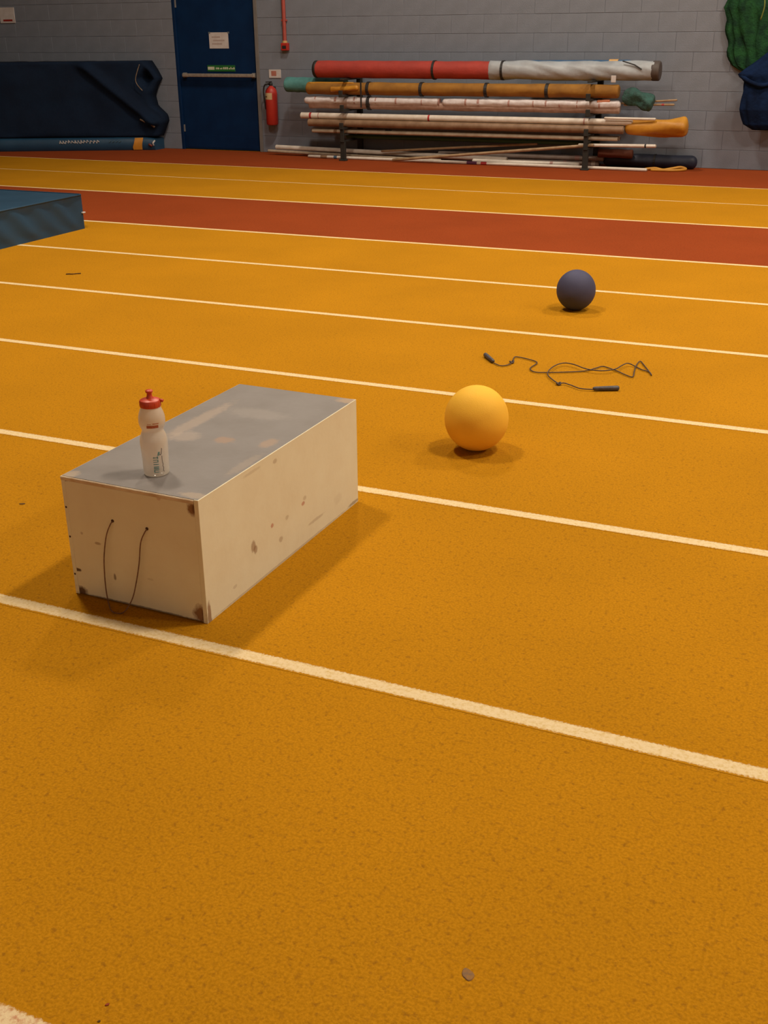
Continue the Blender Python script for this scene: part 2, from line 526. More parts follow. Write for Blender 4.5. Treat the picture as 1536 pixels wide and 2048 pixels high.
DKB = (0.09, 0.035, 0.012)
BRN = (0.22, 0.10, 0.035)
PNK = (0.45, 0.16, 0.10)
CR1, CR2 = (0.74, 0.70, 0.52), (0.70, 0.64, 0.46)
front_spots = [(0.005, 0.392, 0.022, 0.006, DKB, 0.8), (0.006, 0.322, 0.007, 0.016, DKB, 0.8), (0.02, 0.0875, 0.014, 0.006, DKB, 0.95), (0.008, 0.24, 0.004, 0.012, BRN, 0.7),
               (0.022, 0.010, 0.026, 0.018, DKB, 0.95), (0.477, 0.374, 0.019, 0.021, BRN, 0.95), (0.484, 0.374, 0.009, 0.018, DKB, 0.6), (0.478, 0.028, 0.028, 0.030, BRN, 0.95), (0.49, 0.02, 0.010, 0.045, DKB, 0.7),
               (0.114, 0.196, 0.012, 0.005, BRN, 0.55), (0.165, 0.091, 0.005, 0.012, DKB, 0.7), (0.055, 0.22, 0.005, 0.005, BRN, 0.4), (0.36, 0.388, 0.008, 0.006, PNK, 0.4),
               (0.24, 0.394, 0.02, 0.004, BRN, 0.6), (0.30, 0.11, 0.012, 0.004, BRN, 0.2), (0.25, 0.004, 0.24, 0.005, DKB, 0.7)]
side_spots = [(0.280, 0.137, 0.013, 0.019, BRN, 0.6), (0.292, 0.122, 0.011, 0.014, BRN, 0.6), (0.401, 0.160, 0.009, 0.008, PNK, 0.7), (0.612, 0.157, 0.012, 0.007, PNK, 0.7), (0.625, 0.172, 0.012, 0.008, BRN, 0.3),
              (0.452, 0.090, 0.014, 0.010, BRN, 0.4), (0.70, 0.062, 0.06, 0.006, BRN, 0.28), (0.50, 0.150, 0.012, 0.008, BRN, 0.3), (0.439, 0.372, 0.013, 0.008, BRN, 0.35), (0.012, 0.02, 0.010, 0.05, BRN, 0.8),
              (0.16, 0.05, 0.012, 0.006, BRN, 0.25), (1.0, 0.01, 0.05, 0.006, DKB, 0.5), (0.50, 0.005, 0.5, 0.004, BRN, 0.35), (0.87, 0.075, 0.03, 0.02, BRN, 0.1), (0.30, 0.385, 0.05, 0.006, BRN, 0.2)]
top_spots = [(0.29, 0.47, 0.035, 0.03, (0.36, 0.24, 0.17), 0.7), (0.44, 0.50, 0.025, 0.045, (0.40, 0.27, 0.18), 0.55), (0.10, 0.60, 0.03, 0.22, (0.42, 0.33, 0.26), 0.5), (0.15, 0.45, 0.05, 0.05, (0.42, 0.34, 0.28), 0.45),
             (0.485, 1.01, 0.05, 0.03, (0.46, 0.32, 0.2), 0.6), (0.25, 0.75, 0.12, 0.05, (0.36, 0.32, 0.29), 0.3), (0.02, 0.02, 0.03, 0.03, (0.5, 0.38, 0.26), 0.5), (0.47, 0.03, 0.05, 0.02, (0.46, 0.36, 0.26), 0.5), (0.47, 0.30, 0.02, 0.1, (0.42, 0.33, 0.25), 0.3)]
m_bfront = spot_mat('box_front_paint', CR1, CR2, front_spots, (0, 2))
m_bside = spot_mat('box_side_paint', CR1, CR2, side_spots, (1, 2))
m_btop = spot_mat('box_top_grey', (0.24, 0.22, 0.21), (0.21, 0.19, 0.178), top_spots, (0, 1), 0.5)
m_ply = pm('ply_edge', (0.66, 0.54, 0.38), (0.50, 0.35, 0.21), 16, 0.7, 0.2, 60)

pbx = thing('plyometric_box', 'cream plywood jump box with grey top and a rope handle', 'jump box', (BX, BY, 0))
pbx.rotation_euler.z = BROT
def part(name, bm, mat, parent, **kw):           # mesh already in the parent's local frame
    bmesh.ops.recalc_face_normals(bm, faces=bm.faces[:])
    me = bpy.data.meshes.new(name)
    bm.to_mesh(me); bm.free()
    o = link(name, me, mat, parent, (0, 0, 0), kw.get('smooth', False))
    return o
T = 0.015
tp = part('front_panel', box(T, BW - T, 0, T, 0.003, BHT - 0.014, 0.001), m_bfront, pbx)
part('back_panel', box(T, BW - T, BD - T, BD, 0.003, BHT - 0.014, 0.001), m_bside, pbx)
part('side_panel', box(0, T, 0, BD, 0.0, BHT - 0.014, 0.0012), m_bside, pbx)
part('side_panel', box(BW - T, BW, 0, BD, 0.0, BHT - 0.0004, 0.0006), m_bside, pbx)
part('bottom_panel', box(T, BW - T, T, BD - T, 0.004, 0.018), m_ply, pbx)
part('top_edge', box(-0.001, BW - T - 0.0005, -0.002, BD + 0.001, BHT - 0.0138, BHT - 0.0015, 0.002), m_ply, pbx)
part('top_panel', box(0.004, BW - 0.003, 0.003, BD - 0.003, BHT - 0.0016, BHT, 0.0005), m_btop, pbx)
m_hole = pm('hole_brown', (0.06, 0.025, 0.012), None, 40, 0.9)
m_string = pm('brown_string', (0.24, 0.12, 0.065), (0.15, 0.07, 0.04), 90, 0.85, 0.4, 300)
H1, H2 = (0.181, 0.284), (0.307, 0.281)
for (u, v) in (H1, H2):
    bm = bmesh.new()
    tube(bm, [(u, -0.0012, v), (u, 0.004, v)], 0.0052, 12)
    part('rope_hole', bm, m_hole, pbx)
lp = [(H1[0], 0.004, H1[1]), (H1[0] - 0.003, -0.008, H1[1] - 0.008), (0.160, -0.012, 0.235), (0.144, -0.014, 0.165), (0.137, -0.014, 0.10), (0.138, -0.017, 0.045), (0.151, -0.028, 0.012),
      (0.178, -0.052, 0.0035), (0.205, -0.062, 0.0035), (0.226, -0.048, 0.006), (0.240, -0.022, 0.040), (0.256, -0.015, 0.095), (0.274, -0.013, 0.165), (0.287, -0.012, 0.235), (H2[0] - 0.004, -0.008, H2[1] - 0.010), (H2[0], 0.004, H2[1])]
part('rope_handle', tube(bmesh.new(), spline(lp, 6), 0.0019, 8), m_string, pbx, smooth=True)
for (u, v) in ((0.007, 0.30), (0.007, 0.20), (0.007, 0.07)):
    bm = bmesh.new(); tube(bm, [(u, -0.0008, v), (u, 0.003, v)], 0.0035, 10)
    part('screw_head', bm, m_hole, pbx)

# ------------------------------------------------------------------ drinks bottle on the box
BT = Vector((-1.909, 2.607, BHT + 0.0005))
m, nt, b = base_mat('frosted_plastic')
f = ramp(nt, noise_node(nt, 18, 3), 0.3, 0.7)
nt.links.new(mixc(nt, f, (0.78, 0.71, 0.61), (0.70, 0.63, 0.53)), b.inputs['Base Color'])
b.inputs['Roughness'].default_value = 0.12
b.inputs['Subsurface Weight'].default_value = 0.0
b.inputs['Transmission Weight'].default_value = 0.0
b.inputs['Coat Weight'].default_value = 0.4
tr = nd(nt, 'ShaderNodeBsdfTransparent')
tl = nd(nt, 'ShaderNodeBsdfTranslucent')
tl.inputs[0].default_value = (0.85, 0.78, 0.68, 1)
m1 = nd(nt, 'ShaderNodeMixShader'); m1.inputs[0].default_value = 0.25
nt.links.new(b.outputs[0], m1.inputs[1]); nt.links.new(tl.outputs[0], m1.inputs[2])
m2 = nd(nt, 'ShaderNodeMixShader'); m2.inputs[0].default_value = 0.28
nt.links.new(m1.outputs[0], m2.inputs[1]); nt.links.new(tr.outputs[0], m2.inputs[2])
nt.links.new(m2.outputs[0], nt.nodes['Material Output'].inputs[0])
m_frost = m
m_cap = pm('cap_red', (0.55, 0.055, 0.018), (0.50, 0.048, 0.016), 30, 0.4)
bot = thing('drinks_bottle', 'clear plastic sports bottle with red cap standing on the jump box', 'bottle', BT)
prof = [(0.030, 0.004), (0.034, 0.0), (0.0375, 0.002), (0.039, 0.007), (0.0395, 0.05), (0.0412, 0.085), (0.0415, 0.104), (0.0405, 0.116), (0.037, 0.128), (0.0330, 0.138), (0.0322, 0.1445),
        (0.0365, 0.153), (0.039, 0.161), (0.0398, 0.172), (0.039, 0.184), (0.036, 0.196), (0.0315, 0.207), (0.028, 0.214), (0.027, 0.222)]
body = fin('bottle_body', lathe(bmesh.new(), prof, BT, 48), m_frost, bot, smooth=True)
cap = fin('cap', lathe(bmesh.new(), [(0.028, 0.2125), (0.0308, 0.214), (0.0316, 0.219), (0.0316, 0.231), (0.0295, 0.2345), (0.022, 0.2375), (0.0125, 0.2395)], BT, 40), m_cap, bot, auto=35)
fin('spout', lathe(bmesh.new(), [(0.0118, 0.239), (0.0085, 0.245), (0.0075, 0.252), (0.008, 0.2555), (0.0108, 0.2575), (0.0112, 0.262), (0.0085, 0.2645), (0.004, 0.265)], BT, 24), m_cap, cap, auto=40)
rv = Vector((0.916, 0.4005, 0))
fin('cap_tab', tube(bmesh.new(), [BT + rv * 0.028 + Vector((0, 0, 0.2325)), BT + rv * 0.036 + Vector((0, 0, 0.2315)), BT + rv * 0.0395 + Vector((0, 0, 0.229))], 0.0048, 10), m_cap, cap, smooth=True)
for k in range(36):      # grip ribs round the cap
    a = 2 * PI * k / 36
    p = BT + Vector((math.cos(a) * 0.0316, math.sin(a) * 0.0316, 0))
    if k % 3 == 0:
        fin('grip_rib', tube(bmesh.new(), [p + Vector((0, 0, 0.216)), p + Vector((0, 0, 0.2295))], 0.0007, 5), m_cap, cap)
CA = math.atan2(-2.607, 1.909)           # side of the bottle turned to the photographer

def rad_at(z):
    for (ra, za), (rb, zb) in zip(prof[1:], prof[2:]):
        if za <= z <= zb:
            return ra + (rb - ra) * (z - za) / (zb - za)
    return 0.04

def bpatch(name, u0, u1, z0, z1, mat, parent, skew=0.0):
    """print on the bottle wall; u = metres to the right of its middle as seen from the front"""
    bm = bmesh.new()
    n, mrows = 6, 3
    g = []
    for j in range(mrows + 1):
        z = z0 + (z1 - z0) * j / mrows
        r = rad_at(z) + 0.0005
        row = []
        for i in range(n + 1):
            u = u0 + (u1 - u0) * i / n + skew * j / mrows
            a = CA + u / r
            row.append(bm.verts.new(BT + Vector((r * math.cos(a), r * math.sin(a), z))))
        g.append(row)
    for j in range(mrows):
        for i in range(n):
            bm.faces.new((g[j][i], g[j][i + 1], g[j + 1][i + 1], g[j + 1][i]))
    return fin(name, bm, mat, parent, smooth=True)
m_teal_p = pm('print_teal', (0.13, 0.30, 0.31), (0.17, 0.32, 0.31), 200, 0.5)
m_navy_p = pm('print_navy', (0.05, 0.045, 0.06), None, 200, 0.5)
m_orng_p = pm('print_orange', (0.44, 0.13, 0.06), (0.36, 0.09, 0.04), 200, 0.5)
# sideways lettering: five letter-like glyphs reading upwards
gl = [[(0, 1, .8, 1), (0, 1, 0, .2), (0, .2, 0, 1)], [(0, 1, .4, .6), (0, 1, 0, .22), (0, 1, .8, 1)], [(0, 1, .38, .62)], [(0, 1, 0, .2), (.8, 1, 0, 1), (0, 1, .8, 1)], [(0, 1, .4, .6), (.75, 1, .1, .9), (0, .25, .3, .7)]]
z = 0.0165
for glyph in gl:
    for (ua, ub, za, zb) in glyph:
        bpatch('teal_lettering', -0.0075 + ua * 0.0155, -0.0075 + ub * 0.0155, z + za * 0.0085 - 0.0003, z + zb * 0.0085 + 0.0003, m_teal_p, body)
    z += 0.0108
bpatch('teal_lettering', 0.006, 0.012, 0.070, 0.082, m_teal_p, body, 0.003)
# dark handwriting-like script beside it
def script(pts, w):
    for (u0, z0), (u1, z1) in zip(pts, pts[1:]):
        bm = bmesh.new()
        P = []
        for t in (0, 0.5, 1):
            u, zz = u0 + (u1 - u0) * t, z0 + (z1 - z0) * t
            r = rad_at(zz) + 0.0006
            a = CA + u / r
            P.append(BT + Vector((r * math.cos(a), r * math.sin(a), zz)))
        fin('dark_script', tube(bm, P, w, 6), m_navy_p, body)
script([(0.0135, 0.075), (0.016, 0.071), (0.019, 0.075), (0.0205, 0.084), (0.0215, 0.092)], 0.0007)
script([(0.0205, 0.068), (0.020, 0.056), (0.0205, 0.047), (0.0225, 0.040), (0.0205, 0.034), (0.0235, 0.030), (0.0215, 0.020), (0.0245, 0.016)], 0.0006)
# orange-red badge on the upper part
bpatch('orange_badge', -0.018, 0.018, 0.156, 0.1655, m_orng_p, body)
bpatch('orange_badge', -0.016, -0.004, 0.1685, 0.1700, m_orng_p, body)
bpatch('orange_badge', 0.000, 0.019, 0.1690, 0.1715, m_orng_p, body, 0.001)

# ------------------------------------------------------------------ balls
def ball(name, label, c, r, mat, sz, pit):
    o = thing(name, label, 'ball', (c[0], c[1], 0))
    bm = bmesh.new()
    bmesh.ops.create_icosphere(bm, subdivisions=5, radius=r)
    for v in bm.verts:
        d = v.co.normalized()
        v.co *= 1 + 0.004 * noise.noise(d * 2.3 + Vector((c[0], 0, 0)))
        v.co.z = v.co.z * sz
        if v.co.z < -r * sz * 0.992: v.co.z = -r * sz * 0.992      # slight flat where it rests
        v.co += Vector((c[0], c[1], r * sz * 0.992))
    fin('shell', bm, mat, o, smooth=True)
    d = Vector((0.75, 0.55, 0.35)).normalized()
    p = Vector((c[0], c[1], r * sz * 0.992)) + d * r * 0.995
    fin('valve', tube(bmesh.new(), [p - d * 0.004, p + d * 0.0012], r * 0.05, 12), mat, o)
    return o
m_yball = pm('ball_yellow', (0.90, 0.51, 0.05), (0.86, 0.48, 0.045), 3, 0.65, 0.10, 220, spec=0.2)
m_bball = pm('ball_blue', (0.066, 0.067, 0.128), (0.057, 0.058, 0.108), 3, 0.65, 0.10, 220, spec=0.25)
ball('exercise_ball', 'yellow exercise ball on the track beside the jump box', (-1.431, 4.212), 0.1345, m_yball, 1.035, 1)
ball('exercise_ball', 'dark blue exercise ball on the far white lane line', (-1.690, 6.851), 0.122, m_bball, 1.035, 1)

# ------------------------------------------------------------------ skipping rope
RP = [(-1.86, 5.59), (-1.769, 5.474), (-1.719, 5.441), (-1.688, 5.48), (-1.689, 5.539), (-1.704, 5.624), (-1.686, 5.637), (-1.638, 5.623), (-1.578, 5.592), (-1.558, 5.559), (-1.561, 5.51), (-1.565, 5.463), (-1.548, 5.418), (-1.513, 5.394), (-1.455, 5.412), (-1.364, 5.458), (-1.288, 5.509), (-1.25, 5.577), (-1.221, 5.628), (-1.166, 5.597), (-1.124, 5.563), (-1.073, 5.515), (-1.036, 5.497), (-1.05, 5.605), (-1.062, 5.704), (-1.061, 5.799), (-1.021, 5.721), (-0.962, 5.585), (-0.955, 5.565), (-0.975, 5.615), (-1.019, 5.643), (-1.063, 5.691), (-1.106, 5.7), (-1.127, 5.639), (-1.14, 5.574), (-1.182, 5.521), (-1.233, 5.506), (-1.291, 5.521), (-1.36, 5.572), (-1.412, 5.583), (-1.442, 5.539), (-1.454, 5.456), (-1.45, 5.381), (-1.412, 5.309), (-1.352, 5.236), (-1.329, 5.252), (-1.283, 5.228), (-1.227, 5.192), (-1.146, 5.206), (-1.055, 5.257)]
m_cord = pm('rope_cord', (0.075, 0.045, 0.035), (0.05, 0.03, 0.025), 60, 0.6)
m_grip = pm('rope_grip', (0.085, 0.075, 0.085), (0.05, 0.045, 0.05), 60, 0.5)
rp = thing('skipping_rope', 'tangled dark skipping rope with two handles lying beyond the yellow ball', 'skipping rope', (-1.4, 5.45, 0))
n = len(RP)
cp = []
for i, (x, y) in enumerate(RP[1:-1]):
    zz = 0.0065 + (0.010 if i > 30 else 0.0) * (1 if i < 41 else 0.3)
    cp.append((x, y, zz))
fin('cord', tube(bmesh.new(), spline(cp, 5), 0.0030, 8), m_cord, rp, smooth=True)
def grip(a, b):
    a, b = Vector(a), Vector(b)
    pts = [a + (b - a) * t for t in (0, 0.05, 0.1, 0.5, 0.9, 0.96, 1.0)]
    rs = [0.006, 0.009, 0.010, 0.0115, 0.0125, 0.012, 0.008]
    return tube(bmesh.new(), pts, lambda t: rs[round(t * 6)], 14)
h1 = fin('handle', grip((-1.775, 5.482, 0.0128), (-1.862, 5.597, 0.0128)), m_grip, rp, smooth=True)
h2 = fin('handle', grip((-1.170, 5.203, 0.0128), (-1.053, 5.260, 0.0128)), m_grip, rp, smooth=True)
for c in ((-1.689, 5.53), (-1.352, 5.238)):
    bm = bmesh.new()
    pts = [(c[0] + 0.010 * math.cos(t), c[1] + 0.012 * math.sin(t), 0.008 + 0.004 * math.sin(2 * t)) for t in [k * 0.5 for k in range(20)]]
    fin('knot', tube(bm, pts, 0.0042, 7), m_cord, rp, smooth=True)
hr = fin('loose_string', tube(bmesh.new(), spline([(-5.447, 6.565, 0.004), (-5.43, 6.58, 0.005), (-5.405, 6.588, 0.004), (-5.38, 6.62, 0.004), (-5.362, 6.63, 0.004)], 4), 0.0045, 6), m_stain2, origin=(-5.4, 6.6, 0))
tag(hr, 'short dark scrap of string on the track near the blue landing mat', 'string')

# ------------------------------------------------------------------ landing mat at the left
m_vin = pm('mat_vinyl_blue', (0.016, 0.055, 0.105), (0.013, 0.046, 0.088), 3, 0.5, 0.06, 25, spec=0.4)
MX, MYF, MH = -6.628, 8.325, 0.300
mat_t = thing('landing_mat', 'thick blue vinyl landing mat lying on the track at left', 'mat', (-8.2, 7.0, 0))
bm = bmesh.new()
NY, NZ = 90, 20
YA = 5.6
def matdisp(y, z):
    s = (MYF - y)
    t = z / MH
    e = min(1, t * 5, (1 - t) * 6) * min(1, s * 6)
    ph = s + (1 - t) * 0.30
    v = 0.0
    for k, (c, w, a) in enumerate(((0.12, 0.09, 0.010), (0.40, 0.08, 0.018), (0.66, 0.10, 0.016), (0.95, 0.09, 0.02), (1.25, 0.10, 0.018), (1.6, 0.1, 0.018), (2.0, 0.1, 0.014))):
        v += a * math.exp(-((ph - c) / w) ** 2)
    v += 0.006 * noise.noise(Vector((y * 2.5, z * 5, 1)))
    return (v - 0.012) * e
grid = [[bm.verts.new((MX + matdisp(YA + (MYF - YA) * j / NY, MH * i / NZ), YA + (MYF - YA) * j / NY, MH * i / NZ)) for j in range(NY + 1)] for i in range(NZ + 1)]
for i in range(NZ):
    for j in range(NY):
        bm.faces.new((grid[i][j], grid[i][j + 1], grid[i + 1][j + 1], grid[i + 1][j]))
fin('side_cover', bm, m_vin, mat_t, smooth=True)
bm = bmesh.new()
NX = 40
g2 = [[bm.verts.new((-9.8 + (MX + 0.004 + 9.8) * i / NX, YA + (MYF + 0.004 - YA) * j / 30, MH + 0.006 * noise.noise(Vector((i * 0.3, j * 0.3, 2))) * min(1, i / 2, (NX - i) / 2, j / 2, (30 - j) / 2))) for j in range(31)] for i in range(NX + 1)]
for i in range(NX):
    for j in range(30):
        bm.faces.new((g2[i][j], g2[i + 1][j], g2[i + 1][j + 1], g2[i][j + 1]))
fin('top_cover', bm, m_vin, mat_t, smooth=True)
fin('core', box(-9.8, MX - 0.03, YA + 0.002, MYF, 0.0, MH - 0.012, 0.01), m_vin, mat_t)
pts = [(MX + 0.002, YA, MH), (MX + 0.004, MYF - 0.01, MH), (MX - 0.02, MYF + 0.006, MH), (-9.8, MYF + 0.006, MH)]
fin('piping', tube(bmesh.new(), pts, 0.007, 8), m_vin, mat_t, smooth=True)
fin('strap_buckle', box(MX + 0.0, MX + 0.022, MYF - 0.025, MYF + 0.012, 0.138, 0.150, 0.003), m_paper, mat_t)

# ------------------------------------------------------------------ covered mats by the wall at far left
m_tarp = pm('tarp_navy', (0.005, 0.014, 0.036), (0.004, 0.010, 0.026), 3, 0.85, 0.15, 30, spec=0.15)
P0, P1 = Vector((-13.9, 12.93, 0)), Vector((-10.22, 14.61, 0))
dirf = (P1 - P0).normalized()
nf = Vector((dirf.y, -dirf.x, 0))
Lf = (P1 - P0).length
def edge_off(z):          # outline of the slumped right end
    pts = [(0.19, 0.10), (0.26, 0.14), (0.42, 0.23), (0.50, 0.20), (0.62, 0.03), (0.76, -0.01), (0.90, 0.06), (1.0, 0.14), (1.12, 0.06), (1.25, -0.05)]
    for (a, va), (b, vb) in zip(pts, pts[1:]):
        if a <= z <= b: return va + (vb - va) * (z - a) / (b - a)
    return pts[-1][1]
bm = bmesh.new()
NS, NZ = 110, 34
ZB = 0.195
fr, bk = [], []
for i in range(NZ + 1):
    rowf, rowb = [], []
    for j in range(NS + 1):
        t = j / NS
        zt = 1.215 + 0.028 * t + 0.006 * noise.noise(Vector((t * 14, 0, 5)))
        z = ZB + (zt - ZB) * i / NZ
        s = t * (Lf + edge_off(z))
        p = P0 + dirf * s
        q = Lf - s
        e = min(1, (NS - j) / 3, (NZ - i) / 2.5, i / 1.5)
        d = 0.03 * noise.noise(Vector((s * 2.2, z * 2.5, 0)))
        d += 0.10 * math.exp(-((q - 0.25 - (1.2 - z) * -0.1 - (z - 0.6) * 1.1) / 0.10) ** 2) * (1 if z > 0.35 else 0.3)
        d -= 0.09 * max(0, 1 - (abs(q + 0.03) / 0.17 + abs(z - 1.0) / 0.22)) * 3
        d += 0.05 * math.exp(-((z - 0.40) / 0.07) ** 2 - ((q + 0.05) / 0.2) ** 2)
        rowf.append(bm.verts.new(p + nf * d * e + Vector((0, 0, z))))
        rowb.append(bm.verts.new((min(p.x, -9.95), WY - 0.03 - 0.05 * (1 - z), z)))
    fr.append(rowf); bk.append(rowb)
for i in range(NZ):
    for j in range(NS):
        bm.faces.new((fr[i][j], fr[i][j + 1], fr[i + 1][j + 1], fr[i + 1][j]))
        bm.faces.new((bk[i][j + 1], bk[i][j], bk[i + 1][j], bk[i + 1][j + 1]))
    bm.faces.new((fr[i][NS], bk[i][NS], bk[i + 1][NS], fr[i + 1][NS]))
    bm.faces.new((bk[i][0], fr[i][0], fr[i + 1][0], bk[i + 1][0]))
for j in range(NS):
    bm.faces.new((fr[NZ][j], fr[NZ][j + 1], bk[NZ][j + 1], bk[NZ][j]))
    bm.faces.new((bk[0][j], bk[0][j + 1], fr[0][j + 1], fr[0][j]))
ct = thing('covered_mat_stack', 'tall stack of mats under a dark navy cover against the wall', 'mat stack', (-12.0, 14.2, 0.19))
fin('cover', bm, m_tarp, ct, smooth=True)
def onfront(q, z, out=0.02):
    return P1 - dirf * q + nf * out + Vector((0, 0, z))
m_brass = pm('buckle_tan', (0.24, 0.18, 0.12), (0.12, 0.08, 0.05), 25, 0.5)
fin('edge_cord', tube(bmesh.new(), spline([onfront(0.06, 1.2, 0.05), onfront(0.13, 1.02, 0.06), onfront(0.12, 0.93, 0.06), onfront(0.05, 0.84, 0.05)], 5), 0.006, 8), m_brass, ct, smooth=True)
fin('buckle', tube(bmesh.new(), spline([onfront(0.12, 0.44, 0.05), onfront(0.05, 0.41, 0.07), onfront(-0.02, 0.38, 0.06), onfront(-0.08, 0.33, 0.04)], 5), 0.016, 8), m_brass, ct, smooth=True)

m_flat = pm('mat_flat_blue', (0.010, 0.050, 0.105), (0.008, 0.042, 0.09), 4, 0.45, 0.1, 40)
fm = thing('folded_mat', 'flat blue mat with white lettering under the navy covered stack', 'mat', (-12.0, 14.2, 0))
bm = bmesh.new()
sec = []
Lm = Lf + 0.06
for k in range(60 + 1):
    t = k / 60
    s = Lm * t
    sh = 1 - 0.5 * max(0, (t - 0.95) / 0.05) ** 2
    z1 = 0.185 * (0.72 + 0.28 * sh)
    p = P0 + dirf * s
    wob = 0.012 * noise.noise(Vector((s * 3, 0, 3)))
    yb = WY - 0.03
    f0 = p + nf * (0.02 + wob)
    sec.append([Vector((p.x, yb, 0.0)), Vector((f0.x - nf.x * .02, f0.y - nf.y * .02, 0.0)), f0 + Vector((0, 0, 0.025)), f0 + nf * 0.012 + Vector((0, 0, z1 * 0.5)), f0 + Vector((0, 0, z1 - 0.025)), Vector((f0.x - nf.x * .025, f0.y - nf.y * .025, z1)), Vector((p.x, yb, z1))])
fin('mat_body', loft(bm, sec), m_flat, fm, auto=50)
rr = random.Random(7)
def fq(px_q, z, out=0.036):
    return P1 + dirf * 0.0 - dirf * px_q + nf * out + Vector((0, 0, z))
q = 1.36
while q > 0.80:          # row of painted letters, too far to read
    w = rr.uniform(0.022, 0.04)
    bm = bmesh.new()
    hgt = rr.uniform(0.03, 0.045)
    tube(bm, [fq(q, 0.105 + rr.uniform(-.008, .012)), fq(q - w * 0.4, 0.115 + hgt), fq(q - w, 0.118 + rr.uniform(-.01, .02))], rr.uniform(0.006, 0.010), 6)
    fin('white_lettering', bm, m_paper, fm)
    q -= w + 0.016
q = 0.62
while q > 0.42:
    fin('faded_lettering', tube(bmesh.new(), [fq(q, 0.12), fq(q - 0.03, 0.14)], 0.005, 6), pm('faded_paint', (0.07, 0.13, 0.17), None, 20, 0.6), fm)
    q -= 0.05
bm = bmesh.new()
ps = [fq(0.265, 0.01, 0.03), fq(0.27, 0.05, 0.04), fq(0.25, 0.10, 0.044), fq(0.235, 0.155, 0.035), fq(0.235, 0.178, 0.01)]
pe = [fq(0.13, 0.01, 0.03), fq(0.13, 0.05, 0.04), fq(0.125, 0.10, 0.044), fq(0.11, 0.160, 0.035), fq(0.11, 0.180, 0.01)]
va = [bm.verts.new(p) for p in ps]; vb = [bm.verts.new(p) for p in pe]
for k in range(4): bm.faces.new((va[k], vb[k], vb[k + 1], va[k + 1]))
fin('yellow_strap', bm, pm('strap_yellow', (0.50, 0.20, 0.012), None, 15, 0.6), fm, smooth=True)
fin('white_tag', tube(bmesh.new(), [fq(-0.06, 0.135, 0.01), fq(-0.03, 0.105, 0.04), fq(-0.05, 0.07, 0.045)], 0.014, 8), m_paper, fm, smooth=True)
fin('red_tag', tube(bmesh.new(), [fq(0.03, 0.09, 0.04), fq(-0.02, 0.06, 0.045)], 0.016, 8), pm('tag_red', (0.16, 0.03, 0.02), None, 15, 0.6), fm, smooth=True)

# ------------------------------------------------------------------ pole rack
m_rack = pm('rack_steel', (0.011, 0.011, 0.009), (0.016, 0.015, 0.012), 10, 0.7)
RK = thing('pole_rack', 'black steel rack holding long rolls and poles along the wall', 'rack', (-5.15, 14.55, 0))
ARMS = [(1.020, 14.26), (0.812, 14.23), (0.630, 14.26), (0.405, 14.23), (0.322, 14.25), (0.240, 14.25)]
for x in (-6.83, -3.49):
    fin('post', box(x - 0.035, x + 0.035, 14.74, 14.80, 0.0, 1.13, 0.004), m_rack, RK)
    fin('foot', box(x - 0.05, x + 0.05, 14.72, 14.86, 0.0, 0.02, 0.004), m_rack, RK)
    fin('foot', box(x - 0.05, x + 0.05, 14.17, 14.25, 0.0, 0.02, 0.004), m_rack, RK)
    fin('front_leg', box(x - 0.035, x + 0.035, 14.19, 14.235, 0.02, 0.242, 0.004), m_rack, RK)
    for z, yf in ARMS:
        a = fin('arm', box(x - 0.028, x + 0.028, yf - 0.06, 14.74, z, z + 0.020, 0.003), m_rack, RK)
        if z < 1.0:
            fin('arm_tip', box(x - 0.028, x + 0.028, yf - 0.075, yf - 0.055, z, z + 0.085, 0.004), m_rack, a)

G = 'rolls and poles on the wall rack'
def ttag(o, label, cat, g=G): return tag(o, label, cat, g)

# top roll: red sleeve and silver sleeve
m_rcov = pm('sleeve_red', (0.36, 0.036, 0.024), (0.30, 0.03, 0.02), 6, 0.7, 0.3, 30)
m_scov = pm('sleeve_silver', (0.35, 0.385, 0.43), (0.28, 0.30, 0.33), 5, 0.5, 0.3, 25)
m_strap = pm('strap_black', (0.012, 0.010, 0.010), None, 20, 0.6)
t1 = thing('long_roll', 'long roll in red and silver covers on the top of the rack', 'roll', (-5.0, 14.45, 1.041), G)
dX = Vector((1, 0, 0))
fin('red_cover', roll((-7.315, 14.45, 1.150), (-4.82, 14.45, 1.146), 0.108, seg=50, wr=0.05, wf=5, round_end=0.25), m_rcov, t1, smooth=True)
fin('silver_cover', roll((-4.845, 14.45, 1.146), (-2.76, 14.45, 1.150), 0.110, seg=90, wr=0.13, wf=1.5, n=36, round_end=0.1, twist=6, seed=3), m_scov, t1, smooth=True)
fin('end_cap', roll((-2.80, 14.45, 1.150), (-2.695, 14.45, 1.150), 0.114, seg=4, round_end=0.2), pm('cap_brown', (0.07, 0.055, 0.05), None, 10, 0.6), t1, smooth=True)
fin('end_cap', roll((-7.345, 14.45, 1.150), (-7.285, 14.45, 1.150), 0.111, seg=3, round_end=0.2), m_strap, t1, smooth=True)
for x in (-5.60, -4.67):
    fin('strap', band((x, 14.45, 1.147), dX, 0.118, 0.03), m_strap, t1)
fin('strap_end', tube(bmesh.new(), [(-3.14, 14.355, 1.262), (-2.99, 14.34, 1.22), (-2.90, 14.33, 1.17)], 0.008, 6), m_strap, t1)
fin('white_tag', box(-3.26, -3.20, 14.318, 14.330, 1.02, 1.10, 0.004), m_paper, t1)
t = thing('long_roll', 'thin blue roll with a yellow tag behind the silver cover', 'roll', (-3.75, 14.64, 1.2), G)
fin('cover', roll((-4.45, 14.64, 1.215), (-3.10, 14.64, 1.222), 0.047, n=14, seg=30, wr=0.1), pm('sleeve_blue', (0.03, 0.10, 0.22), None, 8, 0.6), t, smooth=True)
